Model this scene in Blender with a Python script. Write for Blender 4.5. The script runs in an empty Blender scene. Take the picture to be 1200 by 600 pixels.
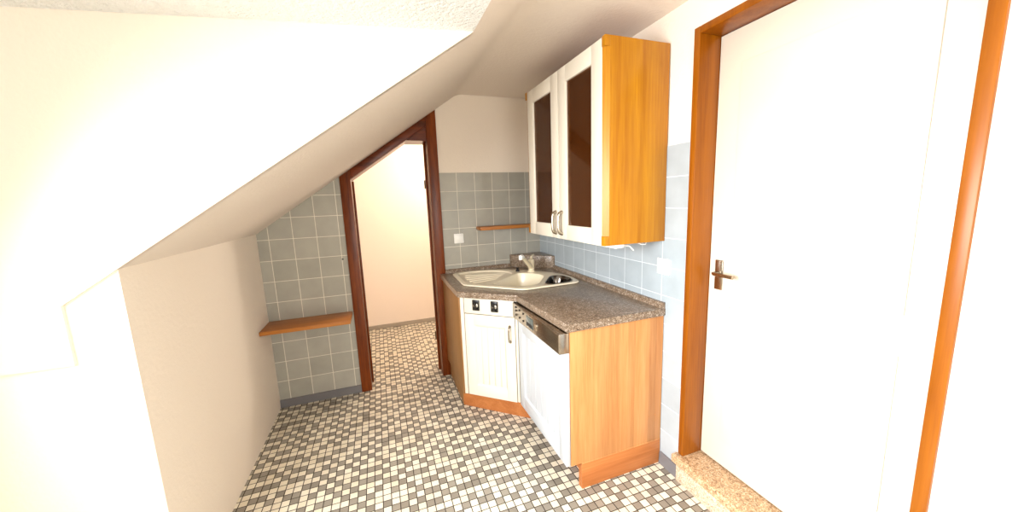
import bpy, bmesh, math, random
from mathutils import Vector, Matrix

random.seed(7)
S = bpy.context.scene
COL = S.collection

# ------------------------------------------------------------------ camera, world, lights
IMG_W, IMG_H = 1200, 600
F_PX = 421.27
YAW, PITCH, ROLL = 0.3516, -0.1555, -0.0363
fw = Vector((math.sin(YAW)*math.cos(PITCH), math.cos(YAW)*math.cos(PITCH), math.sin(PITCH)))
r0 = Vector((math.cos(YAW), -math.sin(YAW), 0.0))
u0 = r0.cross(fw)
cr, sr = math.cos(ROLL), math.sin(ROLL)
rt = cr*r0 + sr*u0
up = -sr*r0 + cr*u0
cd = bpy.data.cameras.new('camera')
cam = bpy.data.objects.new('camera', cd)
COL.objects.link(cam)
cd.sensor_fit = 'HORIZONTAL'
cd.sensor_width = 36.0
cd.lens = 36.0*F_PX/IMG_W
cd.clip_start = 0.02
M = Matrix((rt, up, -fw)).transposed().to_4x4()
M.translation = Vector((-1.3523, -2.9398, 1.4703))
cam.matrix_world = M
S.camera = cam

S.view_settings.view_transform = 'Standard'
S.view_settings.look = 'None'
S.view_settings.gamma = 1.0
S.view_settings.use_curve_mapping = False
S.view_settings.exposure = 0.1

w = bpy.data.worlds.new('world')
S.world = w
w.use_nodes = True
wb = w.node_tree.nodes['Background']
wb.inputs['Color'].default_value = (0.9, 0.95, 1.0, 1)
wb.inputs['Strength'].default_value = 1.0


def area(name, loc, rot, sx, sy, power, color, spread=180):
    l = bpy.data.lights.new(name, 'AREA')
    l.shape = 'RECTANGLE'
    l.size, l.size_y = sx, sy
    l.energy = power
    l.color = color
    l.spread = math.radians(spread)
    o = bpy.data.objects.new(name, l)
    o.location = loc
    o.rotation_euler = rot
    COL.objects.link(o)
    return o


R90 = math.pi/2
# daylight through the dormer window (left) and the window behind the camera
area('dormer_daylight', (-2.60, -2.725, 1.43), (0, -R90+0.50, 0), 1.0, 1.80, 108, (0.985, 0.99, 1.0), 140)
area('rear_daylight', (-1.0, -4.48, 1.50), (R90-0.25, 0, 0), 1.2, 1.2, 34, (1.0, 0.97, 0.93))

# ------------------------------------------------------------------ materials
def lin(c):
    def f(v):
        v /= 255.0
        return v/12.92 if v <= 0.04045 else ((v+0.055)/1.055)**2.4
    return (f(c[0]), f(c[1]), f(c[2]), 1.0)


def new_mat(name):
    m = bpy.data.materials.new(name)
    m.use_nodes = True
    nt = m.node_tree
    b = nt.nodes['Principled BSDF']
    return m, nt, b


def plain(name, rgb, rough=0.5, metal=0.0, coat=0.0, spec=0.5, bump=0.0, bscale=200):
    m, nt, b = new_mat(name)
    b.inputs['Roughness'].default_value = rough
    b.inputs['Metallic'].default_value = metal
    b.inputs['Coat Weight'].default_value = coat
    b.inputs['Specular IOR Level'].default_value = spec
    tc = nt.nodes.new('ShaderNodeTexCoord')
    n = nt.nodes.new('ShaderNodeTexNoise')
    n.inputs['Scale'].default_value = 6.0
    nt.links.new(tc.outputs['Object'], n.inputs['Vector'])
    mx = nt.nodes.new('ShaderNodeMix')
    mx.data_type = 'RGBA'
    c = lin(rgb)
    mx.inputs['A'].default_value = tuple(v*0.96 for v in c[:3])+(1,)
    mx.inputs['B'].default_value = tuple(min(1, v*1.03) for v in c[:3])+(1,)
    nt.links.new(n.outputs['Fac'], mx.inputs['Factor'])
    nt.links.new(mx.outputs['Result'], b.inputs['Base Color'])
    if bump:
        n2 = nt.nodes.new('ShaderNodeTexNoise')
        n2.inputs['Scale'].default_value = bscale
        n2.inputs['Detail'].default_value = 3
        nt.links.new(tc.outputs['Object'], n2.inputs['Vector'])
        bp = nt.nodes.new('ShaderNodeBump')
        bp.inputs['Strength'].default_value = bump
        bp.inputs['Distance'].default_value = 0.004
        nt.links.new(n2.outputs['Fac'], bp.inputs['Height'])
        nt.links.new(bp.outputs['Normal'], b.inputs['Normal'])
    return m


def wood(name, dark, light, axis=2, rough=0.4, scale=14, coat=0.2, stretch=0.05, blocks=0.0):
    """long-grained wood: noise squeezed along the grain axis"""
    m, nt, b = new_mat(name)
    N, L = nt.nodes, nt.links
    tc = N.new('ShaderNodeTexCoord')
    mp = N.new('ShaderNodeMapping')
    s = [scale]*3
    s[axis] = scale*stretch
    mp.inputs['Scale'].default_value = s
    L.new(tc.outputs['Object'], mp.inputs['Vector'])
    n = N.new('ShaderNodeTexNoise')
    n.inputs['Scale'].default_value = 1.0
    n.inputs['Detail'].default_value = 4
    n.inputs['Distortion'].default_value = 0.6
    L.new(mp.outputs['Vector'], n.inputs['Vector'])
    n2 = N.new('ShaderNodeTexNoise')
    n2.inputs['Scale'].default_value = 7.0
    n2.inputs['Detail'].default_value = 2
    L.new(mp.outputs['Vector'], n2.inputs['Vector'])
    ad = N.new('ShaderNodeMix')
    ad.data_type = 'FLOAT'
    ad.inputs['Factor'].default_value = 0.35
    L.new(n.outputs['Fac'], ad.inputs['A'])
    L.new(n2.outputs['Fac'], ad.inputs['B'])
    rp = N.new('ShaderNodeValToRGB')
    rp.color_ramp.elements[0].position = 0.34
    rp.color_ramp.elements[0].color = lin(dark)
    rp.color_ramp.elements[1].position = 0.64
    rp.color_ramp.elements[1].color = lin(light)
    L.new(ad.outputs['Result'], rp.inputs['Fac'])
    col = rp.outputs['Color']
    if blocks:
        # glued staves: each stave a slightly different tone
        sep = N.new('ShaderNodeSeparateXYZ')
        L.new(tc.outputs['Object'], sep.inputs['Vector'])
        ad2 = N.new('ShaderNodeMath')
        ad2.operation = 'ADD'
        L.new(sep.outputs['X'], ad2.inputs[0])
        L.new(sep.outputs['Y'], ad2.inputs[1])
        dv = N.new('ShaderNodeMath')
        dv.operation = 'DIVIDE'
        L.new(ad2.outputs[0], dv.inputs[0])
        dv.inputs[1].default_value = blocks
        fl = N.new('ShaderNodeMath')
        fl.operation = 'FLOOR'
        L.new(dv.outputs[0], fl.inputs[0])
        wn = N.new('ShaderNodeTexWhiteNoise')
        wn.noise_dimensions = '1D'
        L.new(fl.outputs[0], wn.inputs['W'])
        mr = N.new('ShaderNodeMapRange')
        mr.inputs['To Min'].default_value = 0.84
        mr.inputs['To Max'].default_value = 1.08
        L.new(wn.outputs['Value'], mr.inputs['Value'])
        mu = N.new('ShaderNodeMix')
        mu.data_type = 'RGBA'
        mu.blend_type = 'MULTIPLY'
        mu.inputs['Factor'].default_value = 1.0
        L.new(col, mu.inputs['A'])
        L.new(mr.outputs['Result'], mu.inputs['B'])
        col = mu.outputs['Result']
    L.new(col, b.inputs['Base Color'])
    b.inputs['Roughness'].default_value = rough
    b.inputs['Coat Weight'].default_value = coat*0.4
    b.inputs['Coat Roughness'].default_value = 0.25
    b.inputs['Specular IOR Level'].default_value = 0.25
    bp = N.new('ShaderNodeBump')
    bp.inputs['Strength'].default_value = 0.08
    bp.inputs['Distance'].default_value = 0.002
    L.new(ad.outputs['Result'], bp.inputs['Height'])
    L.new(bp.outputs['Normal'], b.inputs['Normal'])
    return m


def grid_mask(nt, ax_a, ax_b, off_a, off_b, pitch_a, pitch_b, width):
    """1 in the joint between tiles, 0 on the tile; also a random value per tile"""
    N, L = nt.nodes, nt.links
    tc = N.new('ShaderNodeTexCoord')
    sep = N.new('ShaderNodeSeparateXYZ')
    L.new(tc.outputs['Object'], sep.inputs['Vector'])

    def one(ax, off, pitch):
        a = N.new('ShaderNodeMath')
        a.operation = 'SUBTRACT'
        L.new(sep.outputs[ax], a.inputs[0])
        a.inputs[1].default_value = off
        dv = N.new('ShaderNodeMath')
        dv.operation = 'DIVIDE'
        L.new(a.outputs[0], dv.inputs[0])
        dv.inputs[1].default_value = pitch
        fr = N.new('ShaderNodeMath')
        fr.operation = 'FRACT'
        L.new(dv.outputs[0], fr.inputs[0])
        fl = N.new('ShaderNodeMath')
        fl.operation = 'FLOOR'
        L.new(dv.outputs[0], fl.inputs[0])
        s = N.new('ShaderNodeMath')
        s.operation = 'SUBTRACT'
        L.new(fr.outputs[0], s.inputs[0])
        s.inputs[1].default_value = 0.5
        ab = N.new('ShaderNodeMath')
        ab.operation = 'ABSOLUTE'
        L.new(s.outputs[0], ab.inputs[0])
        mr = N.new('ShaderNodeMapRange')
        mr.interpolation_type = 'SMOOTHSTEP'
        h = width/pitch/2
        mr.inputs['From Min'].default_value = 0.5-h*1.35
        mr.inputs['From Max'].default_value = 0.5-h*0.65
        L.new(ab.outputs[0], mr.inputs['Value'])
        return mr.outputs['Result'], fl.outputs[0]
    ma, fa = one(ax_a, off_a, pitch_a)
    mb, fb = one(ax_b, off_b, pitch_b)
    mx = N.new('ShaderNodeMath')
    mx.operation = 'MAXIMUM'
    L.new(ma, mx.inputs[0])
    L.new(mb, mx.inputs[1])
    cb = N.new('ShaderNodeCombineXYZ')
    L.new(fa, cb.inputs[0])
    L.new(fb, cb.inputs[1])
    wn = N.new('ShaderNodeTexWhiteNoise')
    wn.noise_dimensions = '2D'
    L.new(cb.outputs[0], wn.inputs['Vector'])
    return tc, mx.outputs[0], wn.outputs['Value']


def tiles(name, ax_a, ax_b, off_a, off_b, pitch, width, tile_rgb, tile_rgb2, joint_rgb, rough=0.22, bump=0.35, speck=0.0):
    m, nt, b = new_mat(name)
    N, L = nt.nodes, nt.links
    tc, mask, rnd = grid_mask(nt, ax_a, ax_b, off_a, off_b, pitch, pitch, width)
    c = N.new('ShaderNodeMix')
    c.data_type = 'RGBA'
    c.inputs['A'].default_value = lin(tile_rgb)
    c.inputs['B'].default_value = lin(tile_rgb2)
    L.new(rnd, c.inputs['Factor'])
    ns = N.new('ShaderNodeTexNoise')
    ns.inputs['Scale'].default_value = 420 if speck else 9
    ns.inputs['Detail'].default_value = 3
    L.new(tc.outputs['Object'], ns.inputs['Vector'])
    mr = N.new('ShaderNodeMapRange')
    k = speck if speck else 0.06
    mr.inputs['From Min'].default_value = 0.3
    mr.inputs['From Max'].default_value = 0.7
    mr.inputs['To Min'].default_value = 1-k
    mr.inputs['To Max'].default_value = 1+k
    L.new(ns.outputs['Fac'], mr.inputs['Value'])
    mu = N.new('ShaderNodeMix')
    mu.data_type = 'RGBA'
    mu.blend_type = 'MULTIPLY'
    mu.inputs['Factor'].default_value = 1
    L.new(c.outputs['Result'], mu.inputs['A'])
    L.new(mr.outputs['Result'], mu.inputs['B'])
    j = N.new('ShaderNodeMix')
    j.data_type = 'RGBA'
    L.new(mask, j.inputs['Factor'])
    L.new(mu.outputs['Result'], j.inputs['A'])
    j.inputs['B'].default_value = lin(joint_rgb)
    L.new(j.outputs['Result'], b.inputs['Base Color'])
    rr = N.new('ShaderNodeMapRange')
    rr.inputs['To Min'].default_value = rough
    rr.inputs['To Max'].default_value = 0.8
    L.new(mask, rr.inputs['Value'])
    L.new(rr.outputs['Result'], b.inputs['Roughness'])
    inv = N.new('ShaderNodeMath')
    inv.operation = 'SUBTRACT'
    inv.inputs[0].default_value = 1.0
    L.new(mask, inv.inputs[1])
    bp = N.new('ShaderNodeBump')
    bp.inputs['Strength'].default_value = bump
    bp.inputs['Distance'].default_value = 0.0015
    L.new(inv.outputs[0], bp.inputs['Height'])
    L.new(bp.outputs['Normal'], b.inputs['Normal'])
    return m


def plaster(name, rgb, scale=90, strength=0.35, rough=0.9, dist=0.006):
    m, nt, b = new_mat(name)
    N, L = nt.nodes, nt.links
    b.inputs['Base Color'].default_value = lin(rgb)
    b.inputs['Roughness'].default_value = rough
    b.inputs['Specular IOR Level'].default_value = 0.2
    tc = N.new('ShaderNodeTexCoord')
    n = N.new('ShaderNodeTexNoise')
    n.inputs['Scale'].default_value = scale
    n.inputs['Detail'].default_value = 4
    n.inputs['Roughness'].default_value = 0.6
    L.new(tc.outputs['Object'], n.inputs['Vector'])
    bp = N.new('ShaderNodeBump')
    bp.inputs['Strength'].default_value = strength
    bp.inputs['Distance'].default_value = dist
    L.new(n.outputs['Fac'], bp.inputs['Height'])
    L.new(bp.outputs['Normal'], b.inputs['Normal'])
    return m


def granite(name, cols, scale=160, rough=0.35):
    """speckled stone or laminate: voronoi grains tinted through a ramp"""
    m, nt, b = new_mat(name)
    N, L = nt.nodes, nt.links
    tc = N.new('ShaderNodeTexCoord')
    v = N.new('ShaderNodeTexVoronoi')
    v.inputs['Scale'].default_value = scale
    L.new(tc.outputs['Object'], v.inputs['Vector'])
    sp = N.new('ShaderNodeSeparateColor')
    L.new(v.outputs['Color'], sp.inputs['Color'])
    n = N.new('ShaderNodeTexNoise')
    n.inputs['Scale'].default_value = scale*0.25
    n.inputs['Detail'].default_value = 4
    L.new(tc.outputs['Object'], n.inputs['Vector'])
    ad = N.new('ShaderNodeMix')
    ad.data_type = 'FLOAT'
    ad.inputs['Factor'].default_value = 0.5
    L.new(sp.outputs['Red'], ad.inputs['A'])
    L.new(n.outputs['Fac'], ad.inputs['B'])
    rp = N.new('ShaderNodeValToRGB')
    els = rp.color_ramp.elements
    els[0].position = 0.2
    els[0].color = lin(cols[0])
    els[1].position = 0.8
    els[1].color = lin(cols[-1])
    for i, c in enumerate(cols[1:-1]):
        e = els.new(0.2+0.6*(i+1)/(len(cols)-1))
        e.color = lin(c)
    L.new(ad.outputs['Result'], rp.inputs['Fac'])
    L.new(rp.outputs['Color'], b.inputs['Base Color'])
    b.inputs['Roughness'].default_value = rough
    return m


def glass(name, tint, rough=0.05, tint2=None, ior=1.5, body=None):
    """tinted pane: part see-through, part glossy; tint2 gives it a cloudy figure"""
    m, nt, b = new_mat(name)
    N, L = nt.nodes, nt.links
    out = N['Material Output']
    t = N.new('ShaderNodeBsdfTransparent')
    t.inputs['Color'].default_value = tint
    g = N.new('ShaderNodeBsdfGlossy')
    g.inputs['Roughness'].default_value = rough
    fr = N.new('ShaderNodeFresnel')
    fr.inputs['IOR'].default_value = ior
    if tint2:
        tc = N.new('ShaderNodeTexCoord')
        n = N.new('ShaderNodeTexNoise')
        n.inputs['Scale'].default_value = 9
        n.inputs['Detail'].default_value = 4
        n.inputs['Distortion'].default_value = 1.5
        L.new(tc.outputs['Object'], n.inputs['Vector'])
        rp = N.new('ShaderNodeValToRGB')
        rp.color_ramp.elements[0].position = 0.35
        rp.color_ramp.elements[0].color = tint
        rp.color_ramp.elements[1].position = 0.7
        rp.color_ramp.elements[1].color = tint2
        L.new(n.outputs['Fac'], rp.inputs['Fac'])
        L.new(rp.outputs['Color'], t.inputs['Color'])
    mx = N.new('ShaderNodeMixShader')
    L.new(fr.outputs[0], mx.inputs[0])
    if body:
        df_ = N.new('ShaderNodeBsdfDiffuse')
        df_.inputs['Color'].default_value = lin(body)
        m2 = N.new('ShaderNodeMixShader')
        m2.inputs[0].default_value = 0.45
        L.new(t.outputs[0], m2.inputs[1])
        L.new(df_.outputs[0], m2.inputs[2])
        L.new(m2.outputs[0], mx.inputs[1])
    else:
        L.new(t.outputs[0], mx.inputs[1])
    L.new(g.outputs[0], mx.inputs[2])
    L.new(mx.outputs[0], out.inputs['Surface'])
    N.remove(b)
    return m


TP = 0.15            # wall tile
TZ = 1.7019          # top of the tiling
MT = 0.0402          # floor mosaic
CNT = 0.8878         # worktop height
PITCH_F = MT

m_plaster = plaster('white_plaster', (240, 228, 212), 70, 0.25)
m_ceil = plaster('ceiling_plaster', (233, 221, 208), 55, 0.45)
m_pop = plaster('rough_dormer_plaster', (240, 240, 236), 60, 1.0, 0.9, 0.018)
m_peach = plaster('peach_wallpaper', (250, 234, 218), 120, 0.2)
m_tile_b = tiles('back_wall_tile', 'X', 'Z', -0.7298, TZ, TP, 0.0036, (162, 160, 149), (171, 168, 157), (226, 220, 204), 0.16)
m_tile_r = tiles('right_wall_tile_daylit', 'Y', 'Z', -0.4463, TZ-4*TP-0.0, TP, 0.0036, (164, 175, 181), (171, 182, 188), (208, 217, 220), 0.16)  # same tiles as the back wall, with bluish daylight put into the colour
m_mos_w = tiles('mosaic_cream', 'X', 'Y', -1.732, -0.887, MT, 0.0044, (222, 211, 188), (236, 228, 208), (58, 48, 38), 0.3, 0.4, 0.05)
m_mos_g = tiles('mosaic_grey', 'X', 'Y', -1.732, -0.887, MT, 0.0044, (134, 127, 115), (154, 147, 134), (58, 48, 38), 0.3, 0.4, 0.10)
m_base = plain('grey_baseboard', (112, 110, 112), 0.4)
m_base_h = plain('pale_baseboard', (168, 156, 140), 0.5)
m_frame = wood('mahogany_door_frame', (78, 31, 5), (130, 61, 16), 2, 0.35, 30, 0.3)  # tone lightened a little to carry the light on the right casing
m_frame_h = wood('mahogany_door_lintel', (66, 24, 4), (112, 48, 12), 0, 0.35, 30, 0.3)
m_honey = wood('honey_pine', (158, 98, 8), (186, 128, 20), 2, 0.35, 16, 0.3)
m_honey_y = wood('honey_pine_cross', (186, 108, 22), (214, 138, 40), 1, 0.35, 16, 0.3)
m_beech = wood('beech_panel', (188, 126, 72), (212, 152, 96), 2, 0.4, 22, 0.15, 0.05, 0.045)
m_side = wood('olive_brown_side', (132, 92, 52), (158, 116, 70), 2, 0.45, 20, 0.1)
m_plinth = wood('plinth_wood', (166, 98, 50), (192, 122, 68), 0, 0.4, 18, 0.2)
m_plinth_y = wood('plinth_wood_side', (160, 90, 40), (190, 116, 58), 1, 0.4, 18, 0.2)
m_shelf = wood('shelf_wood', (158, 94, 36), (186, 120, 56), 0, 0.4, 20, 0.2)
m_post = wood('orange_door_frame', (124, 64, 4), (152, 86, 8), 2, 0.35, 18, 0.3)
m_cream = plain('cream_lacquer', (224, 216, 199), 0.35, coat=0.15)
m_dwdoor = plain('white_lacquer_daylit', (190, 195, 200), 0.35, coat=0.1)  # the blue cast of the daylight is mixed into this door colour
m_white = plain('white_plastic', (245, 245, 240), 0.35)
m_top = granite('brown_speckled_worktop', [(62, 47, 35), (108, 89, 70), (126, 106, 86), (145, 127, 108), (194, 184, 172)], 240, 0.28)
m_stone = granite('terrazzo_step', [(150, 120, 96), (200, 172, 142), (222, 202, 178), (236, 224, 206)], 260, 0.45)
m_tread = granite('terrazzo_tread', [(120, 90, 62), (178, 142, 104), (206, 174, 136), (226, 204, 174)], 220, 0.4)
m_sink = plain('cream_sink_composite', (240, 229, 203), 0.28, coat=0.2)
m_tap = plain('cream_tap_enamel', (232, 218, 186), 0.22, coat=0.4)
m_steel = plain('brushed_steel', (172, 162, 146), 0.25, 1.0)
m_chrome = plain('chrome', (220, 215, 205), 0.12, 1.0)
m_dsteel = plain('dark_polished_steel', (104, 98, 92), 0.16, 1.0)
m_panel = plain('steel_fascia', (168, 156, 142), 0.22, 1.0)
m_black = plain('black_plastic', (22, 20, 18), 0.3)
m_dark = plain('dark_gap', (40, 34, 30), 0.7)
m_bronze = plain('bronze_hinge', (96, 82, 58), 0.35, 0.9)
m_disp = plain('display_window', (90, 96, 92), 0.15)
m_glass = glass('smoked_brown_glass', (0.42, 0.22, 0.09, 1), 0.07, (0.66, 0.42, 0.22, 1), 1.28, (88, 46, 16))
m_pane = glass('clear_pane', (0.95, 0.97, 1.0, 1), 0.02)
m_inside = wood('cabinet_interior', (150, 92, 34), (184, 122, 54), 2, 0.5, 16, 0.1)
m_lamp, _nt, _b = new_mat('added_lamp_globe')
_b.inputs['Emission Color'].default_value = (1.0, 0.86, 0.66, 1)
_b.inputs['Emission Strength'].default_value = 3.0
_b.inputs['Base Color'].default_value = (0.9, 0.9, 0.88, 1)


# ------------------------------------------------------------------ mesh helpers
class MB:
    def __init__(self, M=None):
        self.bm = bmesh.new()
        self.M = M if M is not None else Matrix.Identity(4)

    def _merge(self, tmp, mi=0):
        me = bpy.data.meshes.new('tmp')
        for f in tmp.faces:
            f.material_index = mi
        tmp.to_mesh(me)
        tmp.free()
        me.transform(self.M)
        self.bm.from_mesh(me)
        bpy.data.meshes.remove(me)

    def box(self, a, b, bev=0.0, seg=2, mi=0):
        t = bmesh.new()
        lo = [min(p, q) for p, q in zip(a, b)]
        hi = [max(p, q) for p, q in zip(a, b)]
        v = [t.verts.new((x, y, z)) for x in (lo[0], hi[0]) for y in (lo[1], hi[1]) for z in (lo[2], hi[2])]
        for f in ((0, 1, 3, 2), (4, 6, 7, 5), (0, 4, 5, 1), (2, 3, 7, 6), (0, 2, 6, 4), (1, 5, 7, 3)):
            t.faces.new([v[i] for i in f])
        bmesh.ops.recalc_face_normals(t, faces=t.faces)
        if bev:
            bmesh.ops.bevel(t, geom=list(t.edges), offset=bev, segments=seg, affect='EDGES', profile=0.5)
        self._merge(t, mi)
        return self

    def prism(self, poly, axis, lo, hi, bev=0.0, seg=2, mi=0):
        """polygon in the two other axes, extruded along axis"""
        t = bmesh.new()

        def P(p, h):
            if axis == 0:
                return (h, p[0], p[1])
            if axis == 1:
                return (p[0], h, p[1])
            return (p[0], p[1], h)
        a = [t.verts.new(P(p, lo)) for p in poly]
        b = [t.verts.new(P(p, hi)) for p in poly]
        n = len(poly)
        t.faces.new(a)
        t.faces.new(b)
        for i in range(n):
            t.faces.new((a[i], a[(i+1) % n], b[(i+1) % n], b[i]))
        bmesh.ops.recalc_face_normals(t, faces=t.faces)
        if bev:
            bmesh.ops.bevel(t, geom=list(t.edges), offset=bev, segments=seg, affect='EDGES', profile=0.5)
        self._merge(t, mi)
        return self

    def tube(self, pts, rad, n=12, cap=True, mi=0):
        """round tube along points; rad is a number or one radius per point"""
        t = bmesh.new()
        pts = [Vector(p) for p in pts]
        rads = rad if isinstance(rad, (list, tuple)) else [rad]*len(pts)
        rings = []
        prev = None
        for i, p in enumerate(pts):
            d = (pts[min(i+1, len(pts)-1)]-pts[max(i-1, 0)]).normalized()
            if prev is None:
                a = d.orthogonal().normalized()
            else:
                a = (prev-d*prev.dot(d)).normalized()
            prev = a
            b = d.cross(a)
            rings.append([t.verts.new(p+(a*math.cos(k*2*math.pi/n)+b*math.sin(k*2*math.pi/n))*rads[i]) for k in range(n)])
        for i in range(len(rings)-1):
            for k in range(n):
                t.faces.new((rings[i][k], rings[i][(k+1) % n], rings[i+1][(k+1) % n], rings[i+1][k]))
        if cap:
            t.faces.new(rings[0])
            t.faces.new(rings[-1])
        bmesh.ops.recalc_face_normals(t, faces=t.faces)
        self._merge(t, mi)
        return self

    def lathe(self, prof, center, n=24, mi=0):
        """profile of (radius, z) turned about a vertical axis"""
        c = Vector(center)
        return self.tube([c+Vector((0, 0, z)) for r, z in prof], [max(r, 1e-4) for r, z in prof], n, True, mi) \
            if all(prof[i+1][1] > prof[i][1] for i in range(len(prof)-1)) else self._lathe(prof, c, n, mi)

    def _lathe(self, prof, c, n, mi):
        t = bmesh.new()
        rings = [[t.verts.new(c+Vector((r*math.cos(2*math.pi*k/n), r*math.sin(2*math.pi*k/n), z))) for k in range(n)] for r, z in prof]
        for i in range(len(rings)-1):
            for k in range(n):
                t.faces.new((rings[i][k], rings[i][(k+1) % n], rings[i+1][(k+1) % n], rings[i+1][k]))
        bmesh.ops.remove_doubles(t, verts=t.verts, dist=1e-5)
        bmesh.ops.recalc_face_normals(t, faces=t.faces)
        self._merge(t, mi)
        return self

    def rings(self, loops, cap_last=True, mi=0):
        """skin between loops of equal length (bowls); normals face up/in"""
        t = bmesh.new()
        vs = [[t.verts.new(p) for p in lp] for lp in loops]
        n = len(loops[0])
        for i in range(len(vs)-1):
            for k in range(n):
                t.faces.new((vs[i][k], vs[i][(k+1) % n], vs[i+1][(k+1) % n], vs[i+1][k]))
        if cap_last:
            t.faces.new(vs[-1])
        bmesh.ops.recalc_face_normals(t, faces=t.faces)
        self._merge(t, mi)
        return self


def setp(o, label=None, cat=None, group=None, kind=None):
    if label:
        o['label'] = label
    if cat:
        o['category'] = cat
    if group:
        o['group'] = group
    if kind:
        o['kind'] = kind
    return o


def link(name, bm, mats, parent=None, origin=None, smooth=False):
    if not isinstance(mats, (list, tuple)):
        mats = [mats]
    off = Vector(origin) if origin is not None else Vector((0, 0, 0))
    if parent is not None:
        base = Vector((0, 0, 0))
        p = parent
        while p is not None:
            base += Vector(p.location)
            p = p.parent
    else:
        base = off
    me = bpy.data.meshes.new(name)
    bmesh.ops.translate(bm, verts=bm.verts, vec=-base)
    bm.to_mesh(me)
    bm.free()
    for m in mats:
        me.materials.append(m)
    if smooth:
        for p in me.polygons:
            p.use_smooth = True
        try:
            me.set_sharp_from_angle(angle=math.radians(38))
        except Exception:
            pass
    o = bpy.data.objects.new(name, me)
    COL.objects.link(o)
    if parent is not None:
        o.parent = parent
    else:
        o.location = base
    return o


def part(name, mb, mats, parent, label=None, smooth=True):
    o = link(name, mb.bm, mats, parent, None, smooth)
    if label:
        o['label'] = label
    return o


def struct(name, mb, mats, smooth=False, label=None):
    o = link(name, mb.bm, mats, None, None, smooth)
    o['kind'] = 'structure'
    if label:
        o['label'] = label
    return o


def single(name, mb, mats, origin, label, cat, group=None, smooth=True):
    o = link(name, mb.bm, mats, None, origin, smooth)
    return setp(o, label, cat, group)


def thing(name, loc, label, cat, group=None):
    o = bpy.data.objects.new(name, None)
    o.empty_display_size = 0.1
    o.location = loc
    COL.objects.link(o)
    return setp(o, label, cat, group)


def sthing(name, loc, label=None):
    o = bpy.data.objects.new(name, None)
    o.location = loc
    COL.objects.link(o)
    o['kind'] = 'structure'
    if label:
        o['label'] = label
    return o


# ------------------------------------------------------------------ the room
ZC = 2.305                       # flat ceiling
FX = -0.685                      # where the flat ceiling folds into the slope
SL = 0.69                        # slope of the roof
YD = -1.43                       # the dormer starts here
ZD = 2.135                       # dormer ceiling at the slope
XL = -2.15                       # knee wall under the slope
XW = -2.62                       # dormer window wall
YB = -4.60                       # wall behind the camera
XDL, XDR = -1.515, -0.945        # clear opening of the doorway
HALL_Y = 1.50
HALL_Z = 2.42


def sz(x):
    return ZC+SL*(x-FX)


XD = FX+(ZD-ZC)/SL               # slope meets dormer ceiling

# floor: every mosaic tile is a face, cream or grey
def build_floor():
    bm = bmesh.new()
    x0, y0 = -1.732, -0.887
    i0, i1 = int((-2.7-x0)/MT)-1, int((1.6-x0)/MT)+1
    j0, j1 = int((YB-0.05-y0)/MT)-1, int((HALL_Y+0.05-y0)/MT)+1
    verts = {}

    def V(i, j):
        if (i, j) not in verts:
            verts[(i, j)] = bm.verts.new((x0+i*MT, y0+j*MT, 0.0))
        return verts[(i, j)]
    rng = random.Random(11)
    grid = {}
    for i in range(i0, i1):
        white = rng.random() < 0.5
        run = 0
        for j in range(j0, j1):
            left_grey = grid.get((i-1, j)) == 1
            if white:
                p_switch = 0.62 if run == 1 else (0.80 if run == 2 else 0.97)
                if left_grey:
                    p_switch *= 0.78
                else:
                    p_switch = min(1, p_switch*1.15)
            else:
                p_switch = 0.90 if run == 1 else 1.0
                if left_grey:
                    p_switch = 0.97
            if run and rng.random() < p_switch:
                white = not white
                run = 0
            run += 1
            grid[(i, j)] = 0 if white else 1
    for (i, j), g in grid.items():
        f = bm.faces.new((V(i, j), V(i+1, j), V(i+1, j+1), V(i, j+1)))
        f.material_index = g
    me = bpy.data.meshes.new('floor')
    bm.to_mesh(me)
    bm.free()
    me.materials.append(m_mos_w)
    me.materials.append(m_mos_g)
    o = bpy.data.objects.new('floor', me)
    COL.objects.link(o)
    o['kind'] = 'structure'
    sub = MB().box((-2.75, YB-0.1, -0.15), (1.6, HALL_Y+0.1, -0.001))
    struct('floor_slab', sub, m_base)


build_floor()

# ceiling: flat part, softly folded into the slope over the doorway
def arc_profile():
    pts = []
    r = 0.14
    a = math.atan(SL)
    t = r*math.tan(a/2)
    cx, cz = FX+t, ZC-r
    for k in range(9):
        th = math.pi/2+a*k/8
        pts.append((cx+r*math.cos(th), cz+r*math.sin(th)))
    return pts


fold = arc_profile()
c = MB()
poly = [(0.05, ZC)]+fold+[(XL-0.15, sz(XL-0.15)), (XL-0.15, 2.75), (0.05, 2.75)]
c.prism(poly, 1, YD, 0.0)
poly2 = [(0.05, ZC)]+fold+[(XD, ZD), (XD, 2.75), (0.05, 2.75)]
c.prism(poly2, 1, YB-0.1, YD-0.0)
o = struct('ceiling', c, m_ceil, True)
# dormer ceiling, rough plaster, rising a touch towards the window
c = MB().prism([(XD+0.0, ZD), (XW-0.1, ZD-0.12), (XW-0.1, 2.74), (XD, 2.74)], 1, YB-0.1, YD)
struct('ceiling_dormer', c, m_pop)
# dormer cheek facing the camera
c = MB().prism([(XD+0.004, ZD+0.05), (XD, ZD), (XL-0.145, sz(XL-0.145)), (XL-0.145, 1.0), (XW-0.1, 1.0), (XW-0.1, 2.5), (XD+0.004, 2.5)], 1, YD-0.012, YD+0.02)
struct('wall_dormer', c, m_plaster)

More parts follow.
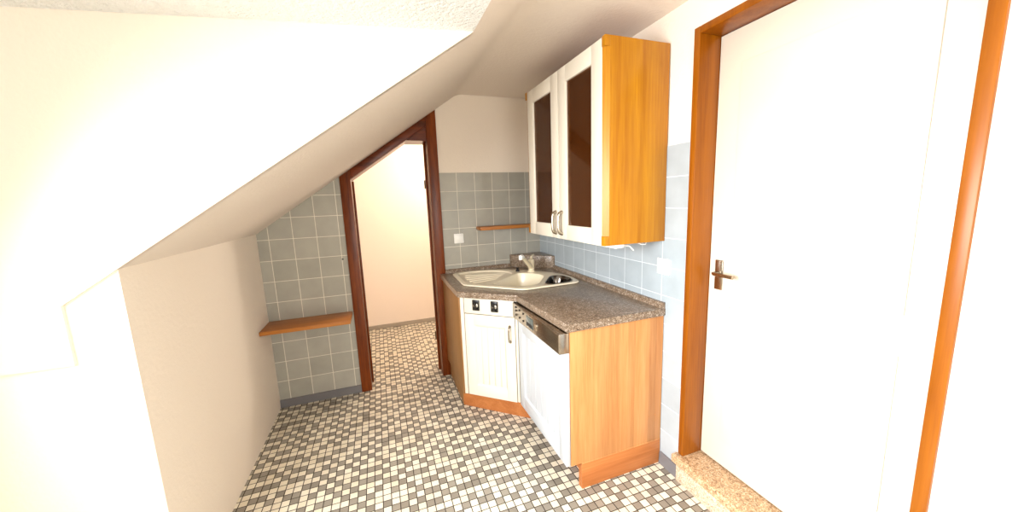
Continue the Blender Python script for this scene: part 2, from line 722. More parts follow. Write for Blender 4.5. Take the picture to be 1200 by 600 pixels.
# back wall with the doorway; tiling to TZ on both sides of the doorway
WT = 0.20
b = MB()
b.box((XL-0.15, 0.006, 0), (XDL-0.02, WT, 2.6))
b.box((XDR+0.02, 0.006, 0), (0.9, WT, 2.6))
b.prism([(XDL-0.02, sz(XDL)-0.04), (XDR+0.02, sz(XDR)-0.04), (XDR+0.02, 2.6), (XDL-0.02, 2.6)], 1, 0.006, WT)
struct('wall_back', b, m_plaster)
b = MB()
b.box((XL-0.1, 0.0, 0), (XDL-0.02, 0.0065, TZ))
b.box((XDR+0.03, 0.0, 0), (0.0, 0.0065, TZ))
struct('trim_1', b, m_tile_b, label='grey square wall tiles either side of the doorway')

# right wall with the step-up doorway
OY0, OY1 = -1.660, -2.50         # opening in the right wall
b = MB()
b.box((0.006, OY0+0.0, 0), (0.16, 0.2, 2.6))
b.box((0.006, OY1, 2.165), (0.16, OY0, 2.6))
b.box((0.006, YB-0.1, 0), (0.16, OY1, 2.6))
b.box((0.006, OY1, 0), (0.16, OY0, 0.10))
struct('wall_right', b, m_plaster)
b = MB().box((0.0, OY0+0.012, 0), (0.0065, 0.0, TZ))
b.box((0.0, YB, 0), (0.0065, OY1-0.03, TZ))
struct('trim_2', b, m_tile_r, label='grey square wall tiles on the right wall with bluish daylight in their colour')

# left knee wall, dormer window wall, rear wall
b = MB().box((XL-0.15, YD, 0), (XL, 0.0, 1.6))
b.box((XW-0.1, YD, 0), (XL-0.15, YD+0.1, 1.6))
struct('wall_left', b, m_plaster)
WY0, WY1, WZ0, WZ1 = -3.65, -1.80, 0.88, 1.98
b = MB()
b.box((XW-0.15, YB-0.1, 0), (XW, YD+0.05, WZ0))
b.box((XW-0.15, YB-0.1, WZ1), (XW, YD+0.05, 2.5))
b.box((XW-0.15, WY1, WZ0), (XW, YD+0.05, WZ1))
b.box((XW-0.15, YB-0.1, WZ0), (XW, WY0, WZ1))
struct('wall_left_dormer', b, m_plaster)
RX0, RX1 = -1.65, -0.35
b = MB()
b.box((XW-0.1, YB-0.15, 0), (0.05, YB, 0.85))
b.box((XW-0.1, YB-0.15, 2.1), (0.05, YB, 2.6))
b.box((XW-0.1, YB-0.15, 0.85), (RX0, YB, 2.1))
b.box((RX1, YB-0.15, 0.85), (0.05, YB, 2.1))
struct('wall_rear', b, m_plaster)


def window(name, axis, pos, a0, a1, z0, z1, depth):
    t = sthing(name, (0, 0, 0))

    def bx(a, b_, za, zb, d0, d1):
        if axis == 0:
            return ((pos+d0, a, za), (pos+d1, b_, zb))
        return ((a, pos+d0, za), (b_, pos+d1, zb))
    f = MB()
    for a, b_, za, zb in ((a0, a0+0.06, z0, z1), (a1-0.06, a1, z0, z1), (a0+0.06, a1-0.06, z0, z0+0.06), (a0+0.06, a1-0.06, z1-0.06, z1),
                          ((a0+a1)/2-0.04, (a0+a1)/2+0.04, z0+0.06, z1-0.06)):
        p, q = bx(a, b_, za, zb, 0, depth)
        f.box(p, q, 0.004)
    part('window_frame', f, m_white, t)
    mid = (a0+a1)/2
    for a, b_ in ((a0+0.055, mid-0.035), (mid+0.035, a1-0.055)):
        p, q = bx(a, b_, z0+0.055, z1-0.055, depth*0.45, depth*0.55)
        part('window_pane', MB().box(p, q), m_pane, t)
    return t


window('window_1', 0, XW-0.12, WY0, WY1, WZ0, WZ1, 0.06)
window('window_2', 1, YB-0.12, RX0, RX1, 0.85, 2.1, 0.06)

# the hall beyond the doorway
b = MB().box((-2.75, HALL_Y, 0), (1.6, HALL_Y+0.1, 2.6))
struct('wall_hall_back', b, m_peach)
b = MB().box((-2.75, 0.19, 0), (-2.65, HALL_Y, 2.6))
struct('wall_hall_left', b, m_peach)
b = MB().box((1.5, 0.19, 0), (1.6, HALL_Y, 2.6)).box((0.85, 0.006, 0), (1.5, WT, 2.6))
struct('wall_hall_right', b, m_peach)
b = MB().box((-2.75, WT, HALL_Z), (1.6, HALL_Y+0.05, 2.6))
struct('ceiling_hall', b, m_plaster)
b = MB().box((-2.65, HALL_Y-0.014, 0), (1.5, HALL_Y, 0.045), 0.003)
struct('baseboard_hall', b, m_base_h)

# baseboards: coved grey strips
b = MB().prism([(0.0, 0.0), (-0.012, 0.0), (-0.008, 0.055), (0.0, 0.060)], 0, XL, -1.585)
struct('baseboard_back', b, m_base)
b = MB().prism([(0.0, 0.0), (-0.012, 0.0), (-0.008, 0.066), (0.0, 0.070)], 1, -1.652, -1.525)
struct('baseboard_right', b, m_base)

# unseen hall lamp, added to brighten the peach wall
t = thing('added_hall_lamp', (-0.35, 0.80, HALL_Z-0.20), 'unseen round white globe lamp added to light the hall beyond the doorway', 'lamp')
part('lamp_base', MB().lathe([(0.06, 0.17), (0.06, 0.185), (0.05, 0.20)], (-0.35, 0.80, HALL_Z-0.20)), m_white, t)
g = MB()
g.lathe([(0.11*math.sin(math.pi*k/12), 0.09-0.085*math.cos(math.pi*k/12)) for k in range(13)], (-0.35, 0.80, HALL_Z-0.20), 24)
part('lamp_shade', g, m_lamp, t)
pl = bpy.data.lights.new('added_hall_light', 'POINT')  # added light for the hall wall, source out of view
pl.energy = 46
pl.color = (1.0, 0.90, 0.80)
pl.shadow_soft_size = 0.12
po = bpy.data.objects.new('added_hall_light', pl)
po.location = (-0.35, 0.80, HALL_Z-0.36)
COL.objects.link(po)

# ------------------------------------------------------------------ doorway frame under the slope
d1 = sthing('door_1', (0, 0, 0), 'dark reddish wooden door frame cut to the roof slope')
# left casing
k = MB().prism([(-1.592, 0), (-1.515, 0), (-1.503, 1.70), (-1.568, 1.70-0.035)], 1, -0.014, 0.0)
part('casing', MB().prism([(-1.590, 0.0), (-1.515, 0.0), (-1.515, sz(-1.515)-0.003), (-1.590, sz(-1.590)-0.003)], 1, -0.016, 0.006, 0.003), m_frame, d1)
part('casing', MB().prism([(-0.945, 0.0), (-0.868, 0.0), (-0.868, sz(-0.868)-0.003), (-0.945, sz(-0.945)-0.003)], 1, -0.016, 0.006, 0.003), m_frame, d1)
# sloping lintel
x0, x1 = -1.515, -0.945
part('lintel', MB().prism([(x0, sz(x0)-0.072), (x1, sz(x1)-0.072), (x1, sz(x1)-0.003), (x0, sz(x0)-0.003)], 1, -0.016, 0.006, 0.003), m_frame_h, d1)
# flat head panel closing the peak
HZ = 1.945
xh = FX+(HZ+0.072-ZC)/SL
part('head_panel', MB().prism([(xh, HZ), (x1, HZ), (x1, sz(x1)-0.07)], 1, 0.004, 0.05), m_frame_h, d1)
# linings through the wall
part('lining', MB().box((XDL-0.022, 0.0, 0), (XDL, WT+0.004, sz(XDL)-0.05), 0.002), m_frame, d1)
part('lining', MB().box((XDR, 0.0, 0), (XDR+0.022, WT+0.004, sz(XDR)-0.05), 0.002), m_frame, d1)
part('lining', MB().prism([(x0, sz(x0)-0.074), (xh, HZ-0.002), (xh, HZ+0.02), (x0, sz(x0)-0.05)], 1, 0.006, WT+0.004), m_frame_h, d1)
part('lining', MB().box((xh, 0.05, HZ), (XDR, WT+0.004, HZ+0.022)), m_frame_h, d1)
# stop strips
part('door_stop', MB().box((XDR-0.014, 0.125, 0), (XDR, 0.150, HZ), 0.002), m_frame, d1)
part('door_stop', MB().box((XDL, 0.125, 0), (XDL+0.014, 0.150, sz(XDL)-0.08), 0.002), m_frame, d1)
for z in (0.30, 1.62):
    h = MB().tube([(XDR-0.012, 0.178, z-0.035), (XDR-0.012, 0.178, z+0.035)], 0.0085)
    h.box((XDR-0.004, 0.150, z-0.035), (XDR, 0.178, z+0.035))
    part('hinge', h, m_bronze, d1, 'tarnished metal hinge')

# ------------------------------------------------------------------ doorway in the right wall
t = sthing('door_2', (0, 0, 0), 'orange wooden door frame standing on the stone step')
k = MB().box((-0.004, OY0-0.020, 0.1445), (0.155, OY0+0.012, 2.168), 0.003)
part('jamb', k, m_post, t)
k = MB().box((-0.004, OY1-0.012, 0.1445), (0.155, OY1+0.020, 2.168), 0.003)
part('jamb', k, m_post, t)
k = MB().box((-0.004, OY1+0.021, 2.138), (0.155, OY0-0.021, 2.168), 0.003)
part('head', k, m_post, t)
leaf = MB().box((0.115, OY1+0.022, 0.150), (0.150, OY0-0.022, 2.136), 0.002)
for za, zb in ((0.28, 0.95), (1.08, 2.00)):
    leaf.box((0.109, OY1+0.13, za), (0.116, OY0-0.13, zb), 0.003)
lf = part('door_leaf', leaf, m_cream, t, 'white panelled door leaf')
hd = MB().tube([(0.112, OY0-0.075, 1.10), (0.075, OY0-0.075, 1.10), (0.068, OY0-0.085, 1.10), (0.066, OY0-0.18, 1.10)], 0.008)
hd.box((0.108, OY0-0.095, 1.02), (0.114, OY0-0.055, 1.16), 0.003)
part('door_handle', hd, m_steel, lf)

# stone step in front of that doorway
t = thing('stone_step', (-0.01, -2.08, 0), 'speckled stone step below the orange wooden door frame at the right wall', 'step')
part('riser', MB().box((-0.020, OY1-0.05, 0.0), (0.0055, -1.655, 0.100), 0.002), m_stone, t)
tr = MB().prism([(-0.036, -1.635), (-0.036, OY1-0.06), (0.0055, OY1-0.06), (0.0055, OY1-0.001), (0.158, OY1-0.001), (0.158, OY0+0.0), (0.0055, OY0+0.0), (0.0055, -1.635)], 2, 0.101, 0.143, 0.005, 3)
part('tread', tr, m_tread, t)

# ------------------------------------------------------------------ worktop
def curve_plate(outline, holes, z0, z1, bevel=0.0):
    """flat plate with holes: filled 2D curve, extruded, turned into a bmesh"""
    cu = bpy.data.curves.new('tmp', 'CURVE')
    cu.dimensions = '2D'
    cu.fill_mode = 'BOTH'
    for lp in [outline]+holes:
        sp = cu.splines.new('POLY')
        sp.points.add(len(lp)-1)
        for p, q in zip(sp.points, lp):
            p.co = (q[0], q[1], 0, 1)
        sp.use_cyclic_u = True
    h = (z1-z0)/2
    cu.extrude = h-bevel
    cu.bevel_depth = bevel
    cu.bevel_resolution = 2
    if bevel:
        cu.offset = -bevel
    ob = bpy.data.objects.new('tmp', cu)
    COL.objects.link(ob)
    dg = bpy.context.evaluated_depsgraph_get()
    me = bpy.data.meshes.new_from_object(ob.evaluated_get(dg))
    bpy.data.objects.remove(ob)
    bpy.data.curves.remove(cu)
    mb = MB()
    me.transform(Matrix.Translation((0, 0, z0+h)))
    mb.bm.from_mesh(me)
    bpy.data.meshes.remove(me)
    bmesh.ops.remove_doubles(mb.bm, verts=mb.bm.verts, dist=1e-5)
    bmesh.ops.recalc_face_normals(mb.bm, faces=mb.bm.faces)
    return mb


def round_poly(pts, r, n=5):
    """polygon with rounded corners; r a number or one per corner"""
    out = []
    m = len(pts)
    for i, p in enumerate(pts):
        p = Vector(p)
        a = Vector(pts[i-1])-p
        b = Vector(pts[(i+1) % m])-p
        rr = r[i] if isinstance(r, (list, tuple)) else r
        rr = min(rr, a.length*0.49, b.length*0.49)
        if rr <= 0:
            out.append((p.x, p.y))
            continue
        s, e = p+a.normalized()*rr, p+b.normalized()*rr
        for k in range(n+1):
            t = k/n
            q = s*(1-t)**2+p*2*t*(1-t)+e*t*t
            out.append((q.x, q.y))
    return out


def offset_poly(pts, d):
    """shrink (d>0) a counter-clockwise polygon by moving each vertex inwards"""
    m = len(pts)
    area_ = sum(pts[i][0]*pts[(i+1) % m][1]-pts[(i+1) % m][0]*pts[i][1] for i in range(m))
    sgn = 1 if area_ > 0 else -1
    out = []
    for i in range(m):
        a = Vector(pts[i])-Vector(pts[i-1])
        b = Vector(pts[(i+1) % m])-Vector(pts[i])
        na = Vector((-a.y, a.x)).normalized()*sgn
        nb = Vector((-b.y, b.x)).normalized()*sgn
        nn = (na+nb)
        if nn.length < 1e-6:
            nn = na
        nn.normalize()
        k = 1/max(0.4, nn.dot(na))
        q = Vector(pts[i])+nn*d*k
        out.append((q.x, q.y))
    return out


WTOP, WBOT = CNT, CNT-0.040
OUT = [(-0.911, -0.004), (-0.911, -0.655), (-0.597, -0.930), (-0.576, -1.530), (-0.001, -1.530), (-0.001, -0.004)]
# sink outline and basins (a five-sided corner sink)
SINK = round_poly([(-0.838, -0.530), (-0.515, -0.850), (-0.085, -0.838), (-0.055, -0.66), (-0.090, -0.500), (-0.185, -0.345),
                   (-0.268, -0.245), (-0.40, -0.130), (-0.54, -0.072), (-0.72, -0.050), (-0.832, -0.100)],
                  [0.03, 0.03, 0.05, 0.08, 0.08, 0.06, 0.06, 0.08, 0.08, 0.08, 0.05], 6)
BOWL = round_poly([(-0.655, -0.612), (-0.505, -0.775), (-0.372, -0.762), (-0.215, -0.535), (-0.268, -0.415), (-0.352, -0.345)],
                  [0.035, 0.06, 0.05, 0.05, 0.06, 0.04], 6)
SMALL = round_poly([(-0.330, -0.775), (-0.300, -0.818), (-0.130, -0.808), (-0.092, -0.72), (-0.105, -0.610), (-0.190, -0.575)],
                   [0.04, 0.03, 0.05, 0.06, 0.05, 0.05], 6)
TRAY = round_poly([(-0.800, -0.510), (-0.700, -0.600), (-0.395, -0.330), (-0.410, -0.235), (-0.53, -0.125), (-0.71, -0.095), (-0.795, -0.140)],
                  [0.04, 0.04, 0.03, 0.04, 0.06, 0.06, 0.05], 6)

wt = thing('kitchen_worktop', (-0.45, -0.75, WBOT), 'grey brown speckled worktop with a cut corner holding the cream sink', 'worktop')
hole = offset_poly(SINK, 0.015)
part('slab', curve_plate(OUT, [hole], WBOT, WTOP, 0.004), m_top, wt)
ups = MB().prism([(-0.002, WTOP), (-0.026, WTOP), (-0.024, WTOP+0.014), (-0.014, WTOP+0.028), (-0.002, WTOP+0.030)], 1, -1.528, -0.280)
part('upstand', ups, m_top, wt)
ups = MB().prism([(-0.002, WTOP), (-0.026, WTOP), (-0.024, WTOP+0.014), (-0.014, WTOP+0.028), (-0.002, WTOP+0.030)], 0, -0.868, -0.300)
part('upstand', ups, m_top, wt)
blk = MB().prism([(-0.298, -0.002), (-0.290, -0.030), (-0.030, -0.282), (-0.002, -0.290), (-0.002, -0.002)], 2, WTOP+0.0005, WTOP+0.108, 0.003)
part('corner_block', blk, m_top, wt, 'raised triangular corner block behind the tap')

# ------------------------------------------------------------------ sink
sk = thing('corner_sink', (-0.45, -0.47, WTOP), 'cream five-sided corner sink with drainer set into the worktop', 'sink')
RIM = WTOP+0.011
part('sink_deck', curve_plate(SINK, [BOWL, SMALL, TRAY], WTOP+0.0006, RIM, 0.004), m_sink, sk)


def basin(outline, depth, draft, fillet=0.03, top=RIM-0.004):
    loops = []
    prof = [(0, 0), (0.002, 0.006), (0.006, 0.02)]
    prof += [(draft*0.8, depth-fillet), (draft, depth-fillet*0.6), (draft+fillet*0.35, depth-fillet*0.2), (draft+fillet, depth)]
    for off, dz in prof:
        loops.append([(x, y, top-dz) for x, y in offset_poly(outline, off)])
    return MB().rings(loops)


part('main_bowl', basin(BOWL, 0.150, 0.02), m_sink, sk)
part('small_bowl', basin(SMALL, 0.110, 0.012, 0.02), m_sink, sk)
tray = MB()
loops = [[(x, y, RIM-0.004-dz) for x, y in offset_poly(TRAY, off)] for off, dz in ((0, 0), (0.004, 0.004), (0.010, 0.0065))]
tray.rings(loops)
part('drainer_tray', tray, m_sink, sk)
# raised ridges fanning towards the bowl
for (a, b_) in (((-0.755, -0.475), (-0.560, -0.430)), ((-0.765, -0.410), (-0.530, -0.385)), ((-0.768, -0.340), (-0.500, -0.345)),
                ((-0.765, -0.270), (-0.470, -0.310)), ((-0.745, -0.200), (-0.440, -0.275))):
    part('drainer_ridge', MB().tube([(a[0], a[1], RIM-0.012), (b_[0], b_[1], RIM-0.012)], [0.006, 0.0045], 8), m_sink, sk)
part('drain', MB().lathe([(0.0, 0.0), (0.030, 0.0), (0.034, 0.002), (0.036, 0.004)][1:], (-0.43, -0.60, RIM-0.1535)), m_steel, sk, 'round steel drain')
kn = MB().lathe([(0.017, 0.0), (0.017, 0.007), (0.010, 0.011), (0.009, 0.020), (0.012, 0.026), (0.009, 0.030)], (-0.335, -0.285, RIM))
part('drain_knob', kn, m_black, sk, 'black turning knob of the drain')

# steel strainer hanging in the small bowl
st = thing('strainer_basket', (-0.205, -0.70, RIM-0.10), 'dark shiny steel strainer basket sitting in the small sink bowl', 'strainer')
SB = offset_poly(SMALL, 0.004)
loops = [[(x, y, RIM+0.004-dz) for x, y in offset_poly(SB, off)] for off, dz in ((-0.004, 0.002), (-0.003, 0.0), (0.002, 0.001), (0.006, 0.008), (0.012, 0.05), (0.022, 0.078), (0.045, 0.085))]
part('basket', MB().rings(loops), m_dsteel, st)
for i in range(3):
    part('wire', MB().tube([(-0.285+0.055*i, -0.800+0.01*i, RIM-0.072), (-0.215+0.05*i, -0.62+0.012*i, RIM-0.072)], 0.003, 6), m_steel, st)

# ------------------------------------------------------------------ tap
tp = thing('sink_tap', (-0.232, -0.332, RIM), 'cream single lever tap with slanted spout at the back of the sink', 'tap')
T0 = Vector((-0.240, -0.345, RIM))
body = MB().lathe([(0.029, 0.0), (0.029, 0.006), (0.024, 0.010), (0.0235, 0.060), (0.025, 0.085), (0.023, 0.097), (0.014, 0.103)], T0, 24)
part('body', body, m_tap, tp)
dv = Vector((-0.7, -0.714, 0))
spp = [T0+dv*0.005+Vector((0, 0, 0.030)), T0+dv*0.06+Vector((0, 0, 0.070)), T0+dv*0.12+Vector((0, 0, 0.110)), T0+dv*0.175+Vector((0, 0, 0.143))]
part('spout', MB().tube(spp, [0.019, 0.0175, 0.0165, 0.0155], 16), m_tap, tp)
hp = [T0+dv*0.172+Vector((0, 0, 0.141)), T0+dv*0.190+Vector((0, 0, 0.152)), T0+dv*0.210+Vector((0, 0, 0.152)), T0+dv*0.214+Vector((0, 0, 0.128))]
part('spray_head', MB().tube(hp, [0.016, 0.017, 0.016, 0.013], 16), m_white, tp, 'white spray head')
lv = MB().tube([T0+Vector((0, 0, 0.100)), T0+Vector((0.004, 0.004, 0.115)), T0-dv*0.02+Vector((0, 0, 0.120)), T0-dv*0.055+Vector((0, 0, 0.127))], [0.010, 0.010, 0.008, 0.006], 12)
part('lever', lv, m_tap, tp)

# ------------------------------------------------------------------ door building
def framed_door(mb, w, h, th, stile, rail, boards, recess=0.010, bev=0.003):
    """local: x 0..w, y 0 (front) .. th, z 0..h; frame around bead-and-butt boards"""
    mb.box((0, 0, 0), (stile, th, h), bev)
    mb.box((w-stile, 0, 0), (w, th, h), bev)
    mb.box((stile-bev, 0, 0), (w-stile+bev, th, rail), bev)
    mb.box((stile-bev, 0, h-rail), (w-stile+bev, th, h), bev)
    # sloped moulding between frame and boards
    for a, b_, c_ in (((stile, rail), (stile, h-rail), 1), ((w-stile, rail), (w-stile, h-rail), -1)):
        x = a[0]
        mb.prism([(x-0.001, 0.001), (x+c_*0.010, recess), (x-0.001, recess)], 2, rail, h-rail)
    for z, s in ((rail, 1), (h-rail, -1)):
        mb.prism([(0.001, z-s*0.001), (recess, z+s*0.010), (recess, z-s*0.001)], 0, stile, w-stile)
    bw = (w-2*stile)/boards
    for i in range(boards):
        mb.box((stile+i*bw+0.0004, recess, rail-0.004), (stile+(i+1)*bw-0.0004, th-0.002, h-rail+0.004), 0.0042, 1)
    return mb


def bow_handle(mb, z0, z1, x, depth=0.028, r=0.006):
    """local: stands on y=0 plane, bows out to -y"""
    n = 16
    pts = []
    for i in range(n+1):
        t = i/n
        pts.append((x, -depth*(max(0.0, math.sin(math.pi*t))**0.2)-0.001, z0+(z1-z0)*t))
    mb.tube(pts, [r*(1.25-0.35*math.sin(math.pi*i/n)) for i in range(n+1)], 10)
    for z in (z0, z1):
        mb.tube([(x, 0, z), (x, -0.006, z)], 0.0095, 14)
    return mb


def frame_matrix(origin, xdir, ydir):
    x = Vector(xdir).normalized()
    y = Vector(ydir).normalized()
    z = Vector((0, 0, 1))
    m_ = Matrix((x, y, z)).transposed().to_4x4()
    m_.translation = Vector(origin)
    return m_


# ------------------------------------------------------------------ corner base cabinet with the diagonal front
A = Vector((-0.885, -0.631, 0))
B = Vector((-0.592, -0.894, 0))
E = (B-A).normalized()
INW = Vector((-E.y, E.x, 0))
if INW.dot(Vector((1, 1, 0))) < 0:
    INW = -INW
DL = (B-A).length
FM = frame_matrix(A, E, INW)
cc = thing('corner_base_cabinet', (-0.55, -0.45, 0), 'cream corner base cabinet with two black knobs and bow handle under the sink', 'cabinet')
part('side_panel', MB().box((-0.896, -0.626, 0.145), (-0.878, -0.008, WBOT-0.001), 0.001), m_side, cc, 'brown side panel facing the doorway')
part('stile', MB(FM).box((-0.004, 0.0, 0.150), (0.021, 0.020, WBOT-0.002), 0.002), m_cream, cc)
part('stile', MB(FM).box((DL-0.006, 0.006, 0.150), (DL+0.010, 0.022, WBOT-0.002), 0.002), m_cream, cc)
FW = DL-0.009-0.0255
Md = FM @ Matrix.Translation((0.0255, 0, 0.150))
dr = part('door', framed_door(MB(Md), FW, 0.579, 0.020, 0.068, 0.075, 5), m_cream, cc)
part('handle', bow_handle(MB(Md), 0.418, 0.520, FW-0.033, 0.024, 0.0055), m_steel, dr, 'brushed metal bow handle')
Mw = FM @ Matrix.Translation((0.0255, 0, 0.734))
df = part('drawer_front', MB(Mw).box((0, 0, 0), (FW, 0.020, WBOT-0.735), 0.003), m_cream, cc)
for xk in (0.092, 0.225):
    Mk = Mw @ Matrix.Translation((xk, 0, 0.060))
    kb = MB(Mk)
    kb.box((-0.025, -0.010, -0.036), (0.025, 0.0, 0.036), 0.004)
    plate = part('knob', kb, m_black, df, 'black square knob with a chrome waist')
    ch = MB(Mk)
    # chrome lens behind an hourglass-shaped grip
    ch.tube([(0, -0.010, 0.0), (0, -0.013, 0.0), (0, -0.0145, 0.0)], [0.018, 0.016, 0.012], 20)
    part('knob_disc', ch, m_chrome, df)
    gr = MB(Mk)
    gr.prism([(-0.017, 0.024), (-0.0035, 0.001), (-0.0035, -0.003), (-0.017, -0.026), (0.017, -0.026), (0.0035, -0.003), (0.0035, 0.001), (0.017, 0.024)], 1, -0.024, -0.0135)
    part('knob_grip', gr, m_black, df)
# dark sheet painted as shade in the gaps, and the carcass behind it
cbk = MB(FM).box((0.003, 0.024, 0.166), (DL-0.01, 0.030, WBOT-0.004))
part('gap_shade_sheet', cbk, m_dark, cc, 'dark sheet painted as shade in the gaps of the front')
cb = MB().prism([(-0.877, -0.62), (-0.60, -0.866), (-0.60, -0.03), (-0.877, -0.03)], 2, 0.146, 0.165)
cb.box((-0.600, -0.850, 0.166), (-0.585, -0.03, 0.70))
part('carcass', cb, m_inside, cc)
# plinth: diagonal piece and the return under the side panel
P0, P1 = Vector((-0.880, -0.520, 0)), Vector((-0.497, -0.872, 0))
pe = (P1-P0).normalized()
pn = Vector((-pe.y, pe.x, 0))
if pn.dot(Vector((1, 1, 0))) < 0:
    pn = -pn
PM = frame_matrix(P0, pe, pn)
part('plinth', MB(PM).box((0, 0, 0.0005), ((P1-P0).length, 0.016, 0.1445), 0.001), m_plinth, cc)
part('plinth', MB().box((-0.880, -0.519, 0.0005), (-0.864, -0.020, 0.1445), 0.001), m_side, cc)

# ------------------------------------------------------------------ dishwasher
YE = -1.5025
dw = thing('dishwasher', (-0.30, -1.20, 0), 'built-in dishwasher with white boarded door and steel control panel', 'dishwasher')
part('tub', MB().box((-0.560, YE+0.006, 0.15), (-0.02, -0.912, WBOT-0.006), 0.003), m_dark, dw)
Mdw = frame_matrix((-0.583, -0.908, 0.147), (0, -1, 0), (1, 0, 0))
dwd = part('door', framed_door(MB(Mdw), 0.611, 0.596, 0.024, 0.075, 0.085, 6), m_dwdoor, dw)
PX = -0.617
cp = MB().prism([(PX+0.004, 0.744), (PX, 0.750), (PX, 0.836), (PX+0.004, 0.843), (-0.562, 0.843), (-0.562, 0.744)], 1, -1.519, -0.914, 0.0015)
cpo = part('control_panel', cp, m_panel, dw, 'brushed steel control panel with buttons and display')
PZ0, PZ1 = 0.744, 0.843


def on_panel(u, v):
    """u along the panel from its far end (0..1), v from the bottom (0..1)"""
    return (PX, -0.914+(YE+0.914)*u, PZ0+(PZ1-PZ0)*v)


for u, v in ((0.085, 0.82), (0.085, 0.60), (0.085, 0.34), (0.185, 0.78), (0.185, 0.32), (0.285, 0.74), (0.285, 0.30)):
    p = on_panel(u, v)
    part('button', MB().tube([(p[0], p[1], p[2]), (p[0]-0.003, p[1], p[2])], 0.0062, 12), m_dark, cpo)
    part('button_cap', MB().tube([(p[0]-0.002, p[1], p[2]), (p[0]-0.0045, p[1], p[2])], 0.0042, 12), m_steel, cpo)
a, b_ = on_panel(0.37, 0.22), on_panel(0.53, 0.80)
part('display', MB().box((a[0]+0.0005, a[1], a[2]), (b_[0]-0.002, b_[1], b_[2]), 0.001), m_disp, cpo, 'grey display window')
a, b_ = on_panel(0.385, 0.27), on_panel(0.515, 0.45)
part('display_button', MB().box((a[0]-0.001, a[1], a[2]), (b_[0]-0.0035, b_[1], b_[2]), 0.001), m_dark, cpo)
p = on_panel(0.605, 0.56)
kk = MB().tube([(p[0], p[1], p[2]+0.006), (p[0]-0.006, p[1], p[2]+0.006)], 0.011, 16)
kk.box((p[0]-0.004, p[1]-0.003, p[2]-0.024), (p[0], p[1]+0.003, p[2]-0.004))
part('knob', kk, m_chrome, cpo)
mk = MB()
q = on_panel(0.445, 0.92)
for i in range(4):
    mk.box((q[0]-0.0006, q[1]-0.004*i, q[2]-0.0022), (q[0]+0.0002, q[1]-0.004*i-0.0026, q[2]+0.0022))
part('maker_mark', mk, m_dark, cpo)
part('kick_plate', MB().box((-0.44, -1.488, 0.0005), (-0.424, -0.80, 0.140), 0.001), m_plinth_y, dw, 'wooden plinth board')

# ------------------------------------------------------------------ end panel of the run
ep = thing('end_panel', (-0.28, -1.512, 0), 'light beech end panel with darker plinth closing the worktop run', 'panel')
part('panel', MB().box((-0.557, -1.5215, 0.1455), (-0.003, -1.5035, WBOT-0.001), 0.001), m_beech, ep)
part('plinth', MB().box((-0.497, -1.5225, 0.0005), (-0.003, -1.5060, 0.139), 0.0015), m_plinth, ep, 'orange brown plinth board')
part('plinth_return', MB().box((-0.497, -1.5050, 0.0005), (-0.482, -1.490, 0.1445), 0.001), m_plinth_y, ep)
part('plinth_strip', MB().box((-0.497, -1.5230, 0.1392), (-0.003, -1.5062, 0.1452), 0.001), m_beech, ep)
for x in (-0.085, -0.040):
    part('screw_cap', MB().tube([(x, -1.5213, 0.295), (x, -1.5232, 0.295)], [0.0045, 0.0035], 12), m_beech, ep)

# ------------------------------------------------------------------ wall cabinet
UZ0, UZ1 = 1.2365, 2.165
UY0, UY1 = -0.602, -1.510
UX = -0.333
wc = thing('wall_cabinet', (-0.17, -1.05, UZ0), 'honey wood wall cabinet with two cream doors of smoked glass', 'cabinet')


def side_panel(ya, yb, front_y):
    """side with a stopped chamfer on its outer front corner"""
    mb = MB()
    mb.box((UX, ya, UZ0), (-0.002, yb, UZ1), 0.0015)
    lo, hi = min(ya, yb), max(ya, yb)
    # front strip with the chamfer cut between two full blocks
    mb.box((UX-0.028, lo, UZ0), (UX+0.001, hi, UZ0+0.045), 0.0015)
    mb.box((UX-0.028, lo, UZ1-0.045), (UX+0.001, hi, UZ1), 0.0015)
    s = 1 if front_y == lo else -1
    out, inn = (lo, hi) if s == 1 else (hi, lo)
    mb.prism([(UX+0.001, out), (UX-0.002, out), (UX-0.024, inn-s*0.004), (UX-0.027, inn), (UX+0.001, inn)][::1], 2, UZ0+0.044, UZ1-0.044)
    return mb


part('side_panel', side_panel(UY1, UY1+0.027, UY1), m_honey, wc)
part('side_panel', side_panel(UY0-0.027, UY0, UY0), m_honey, wc)
cbm = MB()
cbm.box((UX, UY1+0.027, UZ0), (-0.004, UY0-0.027, UZ0+0.018))
cbm.box((UX, UY1+0.027, UZ1-0.018), (-0.004, UY0-0.027, UZ1))
cbm.box((-0.016, UY1+0.027, UZ0+0.018), (-0.004, UY0-0.027, UZ1-0.018))
cbm.box((UX, -1.063, UZ0+0.018), (UX+0.3, -1.047, UZ1-0.018))
part('carcass', cbm, m_inside, wc)
for z in (1.56, 1.86):
    part('shelf', MB().box((UX+0.02, UY1+0.028, z), (-0.017, -1.064, z+0.016)), m_inside, wc)
    part('shelf', MB().box((UX+0.02, -1.046, z), (-0.017, UY0-0.028, z+0.016)), m_inside, wc)


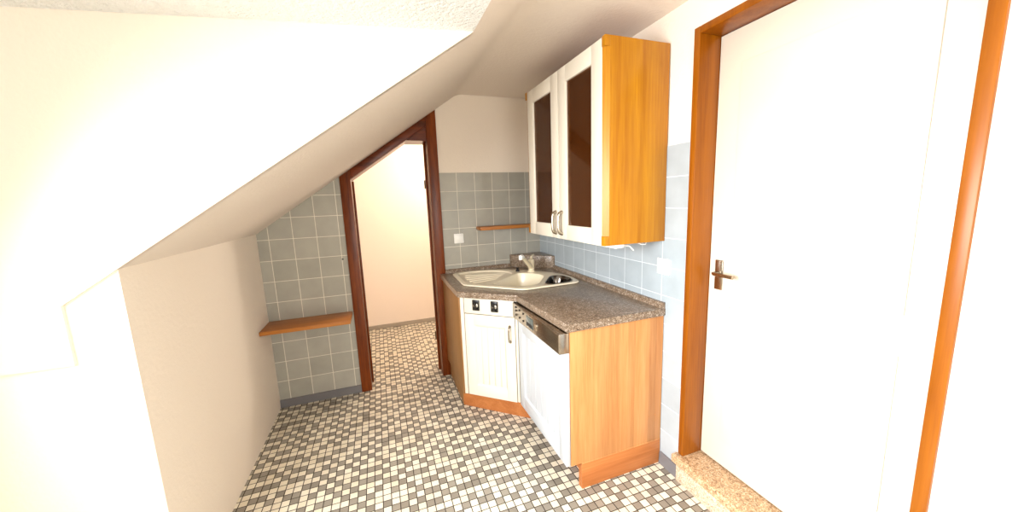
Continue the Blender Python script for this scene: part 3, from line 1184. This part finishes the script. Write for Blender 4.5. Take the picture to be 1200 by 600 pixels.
def glass_door(y_left, y_right, handle_left):
    wd = y_left-y_right
    h = UZ1-0.004-(UZ0-0.002)
    Mx = frame_matrix((UX-0.028, y_left, UZ0-0.002), (0, -1, 0), (1, 0, 0))
    st_, rl = 0.088, 0.083
    mb = MB(Mx)
    mb.box((0, 0, 0), (st_, 0.022, h), 0.003)
    mb.box((wd-st_, 0, 0), (wd, 0.022, h), 0.003)
    mb.box((st_-0.003, 0, 0), (wd-st_+0.003, 0.022, rl), 0.003)
    mb.box((st_-0.003, 0, h-rl), (wd-st_+0.003, 0.022, h), 0.003)
    d = part('door', mb, m_cream, wc)
    part('glass_pane', MB(Mx).box((st_-0.004, 0.011, rl-0.004), (wd-st_+0.004, 0.015, h-rl+0.004)), m_glass, d, 'smoked brown glass')
    xh_ = 0.036 if handle_left else wd-0.036
    part('handle', bow_handle(MB(Mx), 0.030, 0.155, xh_, 0.026, 0.0085), m_steel, d, 'brushed metal bow handle')
    return d


glass_door(UY0-0.030, -1.0600, False)
glass_door(-1.0625, UY1+0.025, True)

# under-cabinet light strip and its loose wire ends
ul = thing('under_cabinet_light', (-0.25, -1.30, UZ0-0.02), 'slim white light strip under the wall cabinet', 'lamp')
part('housing', MB().box((-0.290, -1.500, UZ0-0.017), (-0.240, -1.00, UZ0-0.0005), 0.003), m_white, ul)
part('lens', MB().box((-0.285, -1.49, UZ0-0.020), (-0.245, -1.01, UZ0-0.0165), 0.001), m_white, ul)
wr = MB().tube([(-0.235, -1.47, UZ0-0.001), (-0.225, -1.48, UZ0-0.010), (-0.20, -1.49, UZ0-0.014), (-0.180, -1.495, UZ0-0.036)], 0.0028, 8)
single('loose_wire', wr, m_white, (-0.17, -1.49, UZ0-0.05), 'loose white wire hooking down beside the light strip under the wall cabinet', 'wire')
wr2 = MB().tube([(-0.14, -1.46, UZ0-0.001), (-0.12, -1.48, UZ0-0.012), (-0.10, -1.485, UZ0-0.013), (-0.08, -1.47, UZ0-0.001)], 0.0025, 8)
single('loose_wire', wr2, m_white, (-0.11, -1.47, UZ0-0.015), 'short looped white wire end tucked under the wall cabinet near the right wall', 'wire')

# ------------------------------------------------------------------ wall shelves
t = MB().box((-0.585, -0.135, 1.232), (-0.030, -0.001, 1.258), 0.002)
single('wall_shelf', t, m_shelf, (-0.30, -0.07, 1.232), 'thin brown wooden shelf on the grey tiles above the sink', 'shelf')
t = MB().box((XL+0.002, -0.245, 0.642), (-1.598, -0.001, 0.668), 0.003)
single('wall_shelf', t, m_shelf, (-1.87, -0.12, 0.642), 'low brown wooden shelf on the tiles left of the doorway', 'shelf')

# ------------------------------------------------------------------ switches
t = thing('wall_switch', (-0.738, 0, 1.13), 'square white switch on the grey tiles left of the brown shelf', 'switch')
part('cover_plate', MB().box((-0.778, -0.010, 1.129), (-0.698, -0.0005, 1.209), 0.003), m_white, t)
part('rocker', MB().box((-0.767, -0.015, 1.140), (-0.709, -0.009, 1.198), 0.003), m_white, t)
t = thing('wall_switch', (0, -1.51, 1.065), 'square white switch on the right wall below the wall cabinet', 'switch')
part('cover_plate', MB().box((-0.010, -1.552, 1.064), (-0.0005, -1.470, 1.146), 0.003), m_white, t)
part('rocker', MB().box((-0.016, -1.541, 1.076), (-0.009, -1.481, 1.134), 0.003), m_white, t)

# old screw hole plug left of the doorway
t = MB().tube([(-1.625, -0.0003, 1.075), (-1.625, -0.006, 1.075)], [0.007, 0.005], 12)
single('wall_plug', t, m_black, (-1.625, -0.003, 1.068), 'tiny black screw plug in the tiles left of the doorway', 'screw plug')
